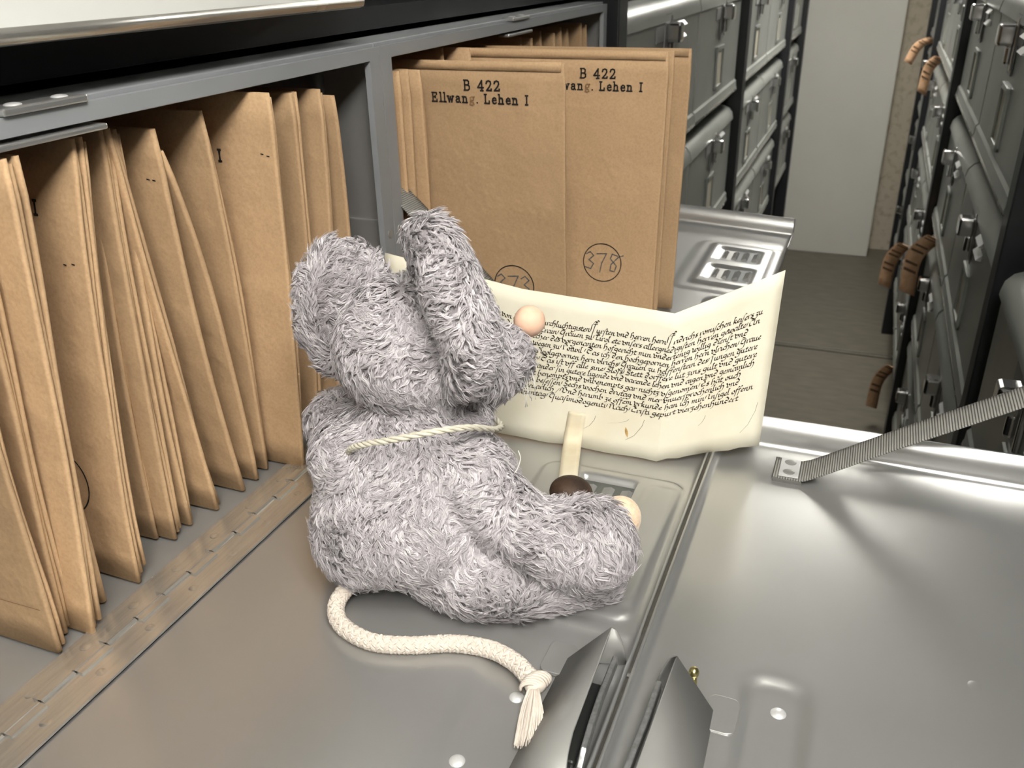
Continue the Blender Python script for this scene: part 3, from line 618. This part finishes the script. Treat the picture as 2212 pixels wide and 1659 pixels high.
m.grid(lambda a, b: sheet(us[int(round(a * (len(us) - 1)))], (0 if b == 0 else 1 + jit[int(round(a * (len(us) - 1)))] if b == 1 else b)), len(us) - 1, 10)
m.build('sheet', M['parch'], pc, smooth=True, solid=.0007, auto=12)
m = MB(); XH = .00345; U0, U1 = .024, US[3] - .014
rt = random.Random(3)
for k, ln in enumerate(LINES):
    font = {}; W = 0
    for q, c in enumerate(ln): W += (capital(c) if c.isupper() else GOTH[c])[0]
    room = (U1 - U0) - (0.012 if k in (2, 7, 8, 10) else 0) - rt.uniform(0, .004); sx = room / W; x = U0
    v0 = .205 + k * .0485; HT = .160
    for q, c in enumerate(ln):
        wd, st = capital(c) if c.isupper() else GOTH['S' if (c == 's' and q + 1 < len(ln) and ln[q + 1].isalpha() and rt.random() < .8) else c]
        big = 1.75 if (k == 0 and c.isupper()) else 1
        jy = rt.uniform(-.0003, .0003)
        for s in st:
            pts = [(x + p[0] * sx * 1.04 + p[1] * .0005, p[1] * XH * (big if p[1] > 1 else 1) + jy) for p in s]
            ribbon(m, pts, lambda a, b: sheet(a, v0 - b / HT + .0025 * math.sin(a * 40 + k), SGN * .0008), 0, nib=(.00047, .00040))
        x += wd * sx
for (u, v, du, dv) in ((.252, .76, -.010, .10), (.30, .73, -.016, .16), (.412, .73, -.014, .17), (.36, .74, -.006, .06), (.285, .745, -.02, .05)):
    ribbon(m, [(u, v), (u + du * .1, v + dv * .3), (u + du * .5, v + dv * .75), (u + du, v + dv)], lambda a, b: sheet(a, b, SGN * .0008), .00016)
m.build('handwriting', M['ink'], pc)
m = MB()
for (u, v, l) in ((.284, .80, .045),):
    m.grid(lambda a, b: sheet(u - .0012 + .0016 * math.sin(math.pi * a) * (1 if b else -1) + .003 * a, v + l * 1.6 * a, SGN * .0010), 8, 1)
m.build('rust_mark', M['stain'], pc)
# the tag: a parchment strip through a slit, with the wax seal at its end
m = MB(); st = [Vector(p) for p in ((.2598, .7395, .0400), (.2583, .7345, .0215), (.2600, .7240, .0135), (.2685, .6925, .0180), (.2768, .6616, .0225), (.2835, .6380, .0250))]
cl = spline(st, 26)
def tg(a, b):
    i = int(round(a * 26)); p = cl[i]; t = (cl[min(i + 1, 26)] - cl[max(i - 1, 0)]).normalized(); s = Vector((1, .24 * min(1, a * 2), 0)); return p + s * ((b - .5) * .0185 * (1 - .12 * a)) + Vector((0, 0, .0004 * math.sin(9 * b)))
m.grid(tg, 26, 4); m.build('seal_strip', M['parch_edge'], pc, smooth=True, solid=.0009)
m = MB(); m.ellipsoid((.2895, .629, .0200), ((.0185, .006, -.002), (-.005, .0165, 0), (.001, 0, .0150)), 26, 16); m.build('wax_seal', M['seal'], pc, smooth=True)

# ------------------------------------------------------------------ tags hanging from the right rack
SD = Vector((.72, .55, -.42))
def paper_tag(label, p0, p1, wid, bend):
    p0, p1 = Vector(p0), Vector(p1); mid = (p0 + p1) / 2 + Vector((bend, 0, .03)); m = MB(); cl = spline([p0 + Vector((.03, 0, -.005)), p0, mid, p1], 14)
    o = MB().grid(lambda a, b: cl[int(round(a * 14))] + SD * ((b - .5) * wid), 14, 2).build('paper_tag', M['tag'], None, smooth=True, solid=.0006, origin=tuple(p0)); tag(o, label, 'tag', 'orange paper tags on the right rack')
    for k in range(6):
        i = 4 + k * 1.5; a = cl[int(i)]; b = cl[min(14, int(i) + 1)]; n = Vector((-.001, -.0025, .001))
        m.add([a + n + SD * (-wid * .38), a + n + SD * (wid * .38), a.lerp(b, .35) + n + SD * (wid * .38), a.lerp(b, .35) + n + SD * (-wid * .38)], [(0, 1, 2, 3)])
    m.build('printed_lines', M['tag_print'], o)
paper_tag('orange paper tag sticking out highest, farthest along right rack', (.735, 5.60, .000), (.635, 5.55, -.115), .06, -.01)
paper_tag('orange paper tag below the highest one on the right rack', (.735, 4.60, .000), (.690, 4.60, -.150), .06, -.012)
paper_tag('broad curled orange paper tag at mid height on right rack', (.735, 3.08, -.405), (.690, 3.12, -.610), .075, -.022)
paper_tag('orange paper tag left of the broad curled one on right rack', (.722, 4.40, -.815), (.668, 4.40, -1.02), .085, -.018)
paper_tag('lowest orange paper tag on the right rack, above the flap', (.735, 3.92, -1.235), (.685, 3.95, -1.46), .07, -.018)
# ------------------------------------------------------------------ plush mouse
RR = Vector((.9266, .3760, 0)); AA = Vector((-.3760, .9266, 0)); ZZ = Vector((0, 0, 1))
def LV(r, a, z): return RR * r + AA * a + ZZ * z
mouse = empty('plush_mouse', tuple(LV(.39, .40, 0)), 'lilac grey plush toy mouse with cord tail sitting and reading the parchment', 'toy')
def blob(mb, c, R, rot=(0, 0, 0), n=28):
    from mathutils import Euler
    E = Euler(rot).to_matrix(); ax = [E @ Vector(v) for v in ((R[0], 0, 0), (0, R[1], 0), (0, 0, R[2]))]
    mb.ellipsoid(LV(*c), [LV(*a) for a in ax], n, n // 2 + 2)
def limb(mb, pts):
    P = spline([p[:3] for p in pts], 14); k = len(pts) - 1
    for i, p in enumerate(P):
        u = k * i / 14; j = min(int(u), k - 1); r = pts[j][3] + (pts[j + 1][3] - pts[j][3]) * (u - j)
        mb.ellipsoid(LV(*p), [LV(r, 0, 0), LV(0, r, 0), LV(0, 0, r)], 20, 12)
def remesh(mb, vox=.0036, smooth=6):
    me = bpy.data.meshes.new('tmp'); me.from_pydata([tuple(p) for p in mb.v], [], mb.f); o = bpy.data.objects.new('tmp', me); COL.objects.link(o)
    a = o.modifiers.new('r', 'REMESH'); a.mode = 'VOXEL'; a.voxel_size = vox; b = o.modifiers.new('s', 'SMOOTH'); b.iterations = smooth; b.factor = .5
    dg = bpy.context.evaluated_depsgraph_get(); ev = o.evaluated_get(dg).to_mesh(); ev.calc_loop_triangles()
    V = np.empty(len(ev.vertices) * 3); ev.vertices.foreach_get('co', V); V = V.reshape(-1, 3)
    T = np.empty(len(ev.loop_triangles) * 3, dtype=np.int32); ev.loop_triangles.foreach_get('vertices', T); T = T.reshape(-1, 3)
    N = np.empty(len(ev.vertices) * 3); ev.vertices.foreach_get('normal', N); N = N.reshape(-1, 3)
    bpy.data.objects.remove(o, do_unlink=True); bpy.data.meshes.remove(me); return V, T, N
def nrm(v): return v / (np.linalg.norm(v, axis=-1, keepdims=True) + 1e-9)
KW = [(RNG.normal(size=3) * s, RNG.uniform(0, 6.28)) for s in (38, 38, 55, 80, 120, 180)]
def field(p, i): return np.sin(p @ KW[i][0] + KW[i][1])
def fur(name, V, T, N, comb, spacing=.0026, length=.0088, per=12, lift=.85, zmin=.0):
    """plush pile: tapered fibre ribbons gathered into leaning tufts, on top of the backing"""
    tri = V[T]; ar = np.linalg.norm(np.cross(tri[:, 1] - tri[:, 0], tri[:, 2] - tri[:, 0]), axis=1) / 2
    n = int(ar.sum() / spacing ** 2); f = RNG.choice(len(T), n, p=ar / ar.sum()); b = RNG.dirichlet((1, 1, 1), n)
    keep = (N[T[f]].mean(1) @ np.array(AA) < .35) | (RNG.random(n) < .45); f = f[keep]; b = b[keep]; n = len(f)
    p = np.einsum('ij,ijk->ik', b, tri[f]); nn = nrm(np.einsum('ij,ijk->ik', b, N[T[f]]))
    c = comb(p); c = c - nn * (c * nn).sum(1, keepdims=True); c = nrm(c); s = np.cross(nn, c)
    ang = .75 * field(p, 0) + .55 * field(p, 2) + .5 * field(p, 3) + .45 * field(p, 4) + .25 * field(p, 5) + RNG.normal(0, .28, n)
    c = c * np.cos(ang)[:, None] + s * np.sin(ang)[:, None]; s = np.cross(nn, c)
    L = length * (1 + .18 * RNG.normal(size=n)).clip(.55, 1.5) * (1 + .12 * field(p, 1))
    lf = (lift * (1 + .35 * field(p, 3)) + RNG.normal(0, .12, n)).clip(.15, 1.3); curl = RNG.normal(0, .28, n) + .3 * field(p, 4); tone = (.5 + .20 * RNG.normal(size=n) + .10 * field(p, 2)).clip(0, 1)
    K = 5; t = np.linspace(0, 1, K)
    # tuft spines  n x K x 3
    up = lf[:, None] * (t - .62 * t ** 2)[None]; fw = (t * .45 + .62 * t ** 2)[None]; sd = curl[:, None] * (t ** 2)[None] + .24 * np.sin(6.5 * t[None] + RNG.uniform(0, 6.28, n)[:, None]) * t[None]
    spine = p[:, None] + L[:, None, None] * (nn[:, None] * up[..., None] + c[:, None] * fw[..., None] + s[:, None] * sd[..., None])
    j = RNG.normal(0, spacing * .44, (n, per, 2)); j2 = RNG.normal(0, 1, (n, per, 3))
    off = c[:, None] * j[..., :1] + s[:, None] * j[..., 1:]                                     # n per 3
    cl = (1 - .90 * t ** .6)[None, None, :, None]
    lenv = RNG.uniform(.75, 1.08, (n, per))[..., None, None]
    F = p[:, None, None] + (spine - p[:, None])[:, None] * lenv + off[:, :, None] * cl + j2[:, :, None] * (.0006 * t ** 1.5)[None, None, :, None]
    roll = RNG.uniform(-.9, .9, (n, per)); side = nrm(s[:, None] * np.cos(roll)[..., None] + nn[:, None] * np.sin(roll)[..., None])
    wd = (.00031 * np.array([.8, 1., 1.05, .95, .3]))[None, None, :, None]
    A = F - side[:, :, None] * wd; B = F + side[:, :, None] * wd
    P = np.stack([A, B], axis=3).reshape(-1, 3); P[:, 2] = np.maximum(P[:, 2], zmin)
    nf = n * per; base = (np.arange(nf) * K * 2)[:, None]
    q = np.concatenate([np.array([[2 * k, 2 * k + 1, 2 * k + 3, 2 * k + 2]]) for k in range(K - 1)])
    Q = (base[:, None] + q[None]).reshape(-1, 4)
    tv = np.repeat((np.repeat(tone, per) + RNG.normal(0, .10, nf)).clip(0, 1), K * 2)
    og = np.array(ORIG[mouse]); nv = len(V); me = bpy.data.meshes.new(name)
    allv = np.concatenate([V, P]) - og; me.vertices.add(len(allv)); me.vertices.foreach_set('co', allv.astype(np.float32).ravel())
    loops = np.concatenate([T.ravel(), (Q + nv).ravel()]).astype(np.int32); me.loops.add(len(loops)); me.loops.foreach_set('vertex_index', loops)
    tot = np.concatenate([np.full(len(T), 3), np.full(len(Q), 4)]); start = np.concatenate([[0], np.cumsum(tot)[:-1]])
    me.polygons.add(len(tot)); me.polygons.foreach_set('loop_start', start.astype(np.int32)); me.polygons.foreach_set('loop_total', tot.astype(np.int32))
    me.polygons.foreach_set('material_index', np.concatenate([np.ones(len(T)), np.zeros(len(Q))]).astype(np.int32)); me.polygons.foreach_set('use_smooth', np.ones(len(tot), dtype=bool))
    me.materials.append(M['fur']); me.materials.append(M['fur_base']); me.update(calc_edges=True)
    at = me.attributes.new('tuft', 'FLOAT', 'POINT'); at.data.foreach_set('value', np.concatenate([np.full(nv, .4), tv]).astype(np.float32))
    return link(name, me, mouse, ORIG[mouse])
rrn, aan = np.array(RR), np.array(AA); zn = np.array((0, 0, 1.))
down = lambda p: np.tile(-zn + .15 * rrn, (len(p), 1))
# body: trunk, both arms and both legs in one surface
b = MB()
blob(b, (.378, .405, .062), (.083, .082, .060)); blob(b, (.366, .412, .098), (.070, .064, .046)); blob(b, (.384, .413, .128), (.050, .048, .034)); blob(b, (.345, .400, .045), (.052, .062, .042))
limb(b, [(.406, .383, .117, .026), (.434, .362, .091, .027), (.464, .349, .067, .026), (.500, .344, .057, .031)])
blob(b, (.508, .343, .058), (.034, .032, .035)); blob(b, (.515, .348, .072), (.020, .024, .018))
limb(b, [(.395, .365, .036, .034), (.425, .348, .030, .029), (.460, .344, .025, .024), (.498, .348, .021, .019), (.520, .352, .018, .015)])
limb(b, [(.340, .440, .110, .024), (.316, .452, .108, .024), (.308, .475, .094, .026), (.335, .50, .06, .026)])
limb(b, [(.395, .435, .034, .030), (.420, .455, .024, .022), (.440, .462, .018, .016)])
V, T, N = remesh(b)
V[:, 2] = np.maximum(V[:, 2], .001)
def comb_body(p):
    r = p @ rrn; a = p @ aan; z = p[:, 2]
    arm = np.clip((r - .43) / .03, 0, 1)[:, None]
    leg = np.clip((.055 - z) / .02, 0, 1)[:, None] * np.clip((r - .38) / .05, 0, 1)[:, None]
    d = -zn[None] * (1 - .5 * arm) + rrn[None] * (.25 + .9 * arm + 1.2 * leg) + zn[None] * leg * .9
    return d
fur('body', V, T, N, comb_body, zmin=.0006)
# head with snout
b = MB()
blob(b, (.378, .422, .186), (.054, .053, .054)); blob(b, (.385, .425, .160), (.048, .046, .036)); limb(b, [(.400, .435, .175, .045), (.424, .447, .165, .036), (.441, .458, .161, .027)])
V, T, N = remesh(b)
fur('head', V, T, N, lambda p: -zn[None] * .9 + nrm(p - np.array(LV(.375, .415, .23))) * .9 + rrn[None] * .0, length=.0088)
# ears: thick floppy discs
def ear(pts, th, nor, name):
    """pts: outline centre, up vector, side vector (world, local frame); nor: thickness direction"""
    b = MB(); c, U, Sv = pts; n = LV(*nor).normalized(); c = LV(*c); U = LV(*U); Sv = LV(*Sv)
    for k in range(-2, 3):
        for j in range(-2, 3):
            if abs(k) + abs(j) > 3: continue
            cc = c + U * (.30 * k) + Sv * (.30 * j) + n * (-.010 * ((k / 2) ** 2 + (j / 2) ** 2)); b.ellipsoid(cc, [U * .40, Sv * .40, n * th], 18, 10)
    V, T, N = remesh(b, .0034)
    return fur(name, V, T, N, lambda p: -zn[None] * .55 + nrm(p - np.array(c - U * .6)) * .8, length=.0086, per=12)
b = MB()
for r, a, z, w in spline([(.401, .402, .276), (.408, .394, .262), (.416, .386, .240), (.4245, .381, .214), (.4230, .379, .192), (.4180, .380, .182)], 12) and [(*p, .0125 + .0085 * math.sin(math.pi * min(1, .12 + k / 13.5)) ) for k, p in enumerate(spline([(.401, .402, .276), (.408, .394, .262), (.416, .386, .240), (.4245, .381, .214), (.4230, .379, .192), (.4180, .380, .182)], 12))]:
    b.ellipsoid(LV(r, a, z), [LV(w, .003, 0), LV(-.004, w * 1.7, 0), LV(0, 0, w)], 20, 12)
V, T, N = remesh(b, .0034)
fur('ear', V, T, N, lambda p: -zn[None] * .8 + nrm(p - np.array(LV(.405, .41, .27))) * .6 + rrn[None] * .3, length=.0088)
ear(((.3190, .452, .2050), (.006, .004, .055), (.037, -.006, -.002)), .0105, (-.25, -.95, .15), 'ear')
# nose, pad, whiskers
m = MB(); m.ellipsoid(LV(.4695, .478, .1835), [LV(.0130, 0, 0), LV(0, .0130, 0), LV(0, 0, .0130)], 32, 20); m.build('nose', M['peach'], mouse, smooth=True)
m = MB(); m.ellipsoid(LV(.5330, .368, .064), [LV(.013, .005, -.010), LV(-.006, .015, 0), LV(.009, 0, .018)], 24, 14); m.build('paw_pad', M['felt'], mouse, smooth=True)
wr = random.Random(5); m = MB()
for k in range(16):
    a0 = LV(.455 + wr.uniform(-.004, .004), .452 + wr.uniform(-.006, .006), .160 + wr.uniform(-.006, .006)); s = wr.uniform(.6, 1)
    m.tube(spline([a0, a0 + LV(.008, -.003, -.001), a0 + LV(.013 * s + wr.uniform(-.003, .003), -.006, -.012 * s), a0 + LV(.012 + wr.uniform(-.006, .006), -.006, -.032 * s)], 10), .00028, 4)
m.build('whiskers', M['thread'], mouse, smooth=True)
m = MB(); a0 = LV(.4545, .350, .118); m.tube(spline([a0, a0 + LV(.003, 0, .006), a0 + LV(.0045, 0, .013), a0 + LV(.003, 0, .019)], 10), .0004, 5); m.build('loose_thread', M['thread'], mouse, smooth=True)
# neck cord: three strands twisted
ring = [(.3330, .372, .1250), (.338, .363, .1345), (.350, .3535, .1430), (.371, .3450, .1510), (.400, .3440, .1570), (.424, .3580, .1520), (.441, .389, .1330), (.444, .420, .121), (.425, .455, .117), (.385, .468, .118), (.345, .455, .118), (.328, .42, .119), (.326, .395, .122)]
C = spline([LV(*p) for p in ring] + [LV(*ring[0])], 160); m = MB()
for k in range(3):
    path = []
    for i, p in enumerate(C):
        t = (C[min(i + 1, 160)] - C[max(i - 1, 0)]).normalized(); u = ZZ - t * ZZ.dot(t); u.normalize(); v = t.cross(u); a = i * .62 + k * 2.094; path.append(p + (u * math.cos(a) + v * math.sin(a)) * .0013)
    m.tube(path, .00135, 6)
m.build('neck_cord', M['cord'], mouse, smooth=True)
# tail: braided cord, knot, tassel
TP = [(.172, .462, .020), (.165, .444, .013), (.168, .430, .009), (.182, .4185, .0072), (.208, .4125, .0068), (.235, .4185, .0068), (.265, .4315, .0068), (.292, .4352, .0068), (.312, .4302, .0068), (.326, .4212, .0068), (.3330, .4155, .0068)]
C = spline(TP, 300); m = MB(); m.tube(C[::4], .0043, 10); NS = 6
Larc = [0]
for i in range(300): Larc.append(Larc[-1] + (C[i + 1] - C[i]).length)
KB = 2 * math.pi / .036
for k in range(NS * 2):
    hand = 1 if k % 2 else -1; ph = 2 * math.pi * (k // 2) / NS + (math.pi / NS if hand > 0 else 0)
    for yn in (-1, 0, 1):
        path = []
        for i in range(0, 301, 2):
            p = C[i]; t = (C[min(i + 1, 300)] - C[max(i - 1, 0)]).normalized(); u = ZZ - t * ZZ.dot(t); u.normalize(); v = t.cross(u)
            a = hand * Larc[i] * KB + ph + yn * .27; r = .0050 + .00085 * hand * math.sin(NS * KB * Larc[i])
            path.append(p + (u * math.cos(a) + v * math.sin(a)) * r)
        m.tube(path, .00105, 5)
tl = m.build('tail', M['rope'], mouse, smooth=True)
m = MB(); kc = Vector((.3345, .4140, .0088)); m.ellipsoid(kc, ((.0072, .003, 0), (-.002, .0075, 0), (0, 0, .0072)), 24, 14)
for k in range(9):
    a = k * .35 - 1.4; pth = [kc + Vector((.0076 * math.cos(s) * math.cos(a * .5) + .002 * math.sin(a), .0078 * math.sin(a) * .8 + .002 * math.cos(s), .0076 * math.sin(s) * math.cos(a * .6))) for s in np.linspace(-.3, 3.4, 12)]
    m.tube(pth, .0011, 5)
m.build('tail_knot', M['rope'], tl, smooth=True)
m = MB(); tr = random.Random(9)
for k in range(190):
    q = tr.random(); w0 = tr.uniform(-1, 1); z0 = tr.uniform(.2, 1)
    e = Vector((.3455 + w0 * .0085, .3700 + tr.uniform(-.006, .004) + .012 * max(0, w0) ** 1.5, .0012 + .006 * z0 * (1 - .6 * abs(w0))))
    md = Vector((.3405 + w0 * .0082, .391 + tr.uniform(-.002, .002), .0015 + .009 * z0 * (1 - .5 * w0 * w0)))
    s0 = Vector((.3355 + w0 * .0035, .4090, .0035 + .0075 * z0))
    m.tube(spline([s0, md, e], 7), [.0006, .0006, .0006, .00055, .0005, .0005, .0004, .0002], 4)
m.build('tail_tassel', M['rope'], tl, smooth=True)
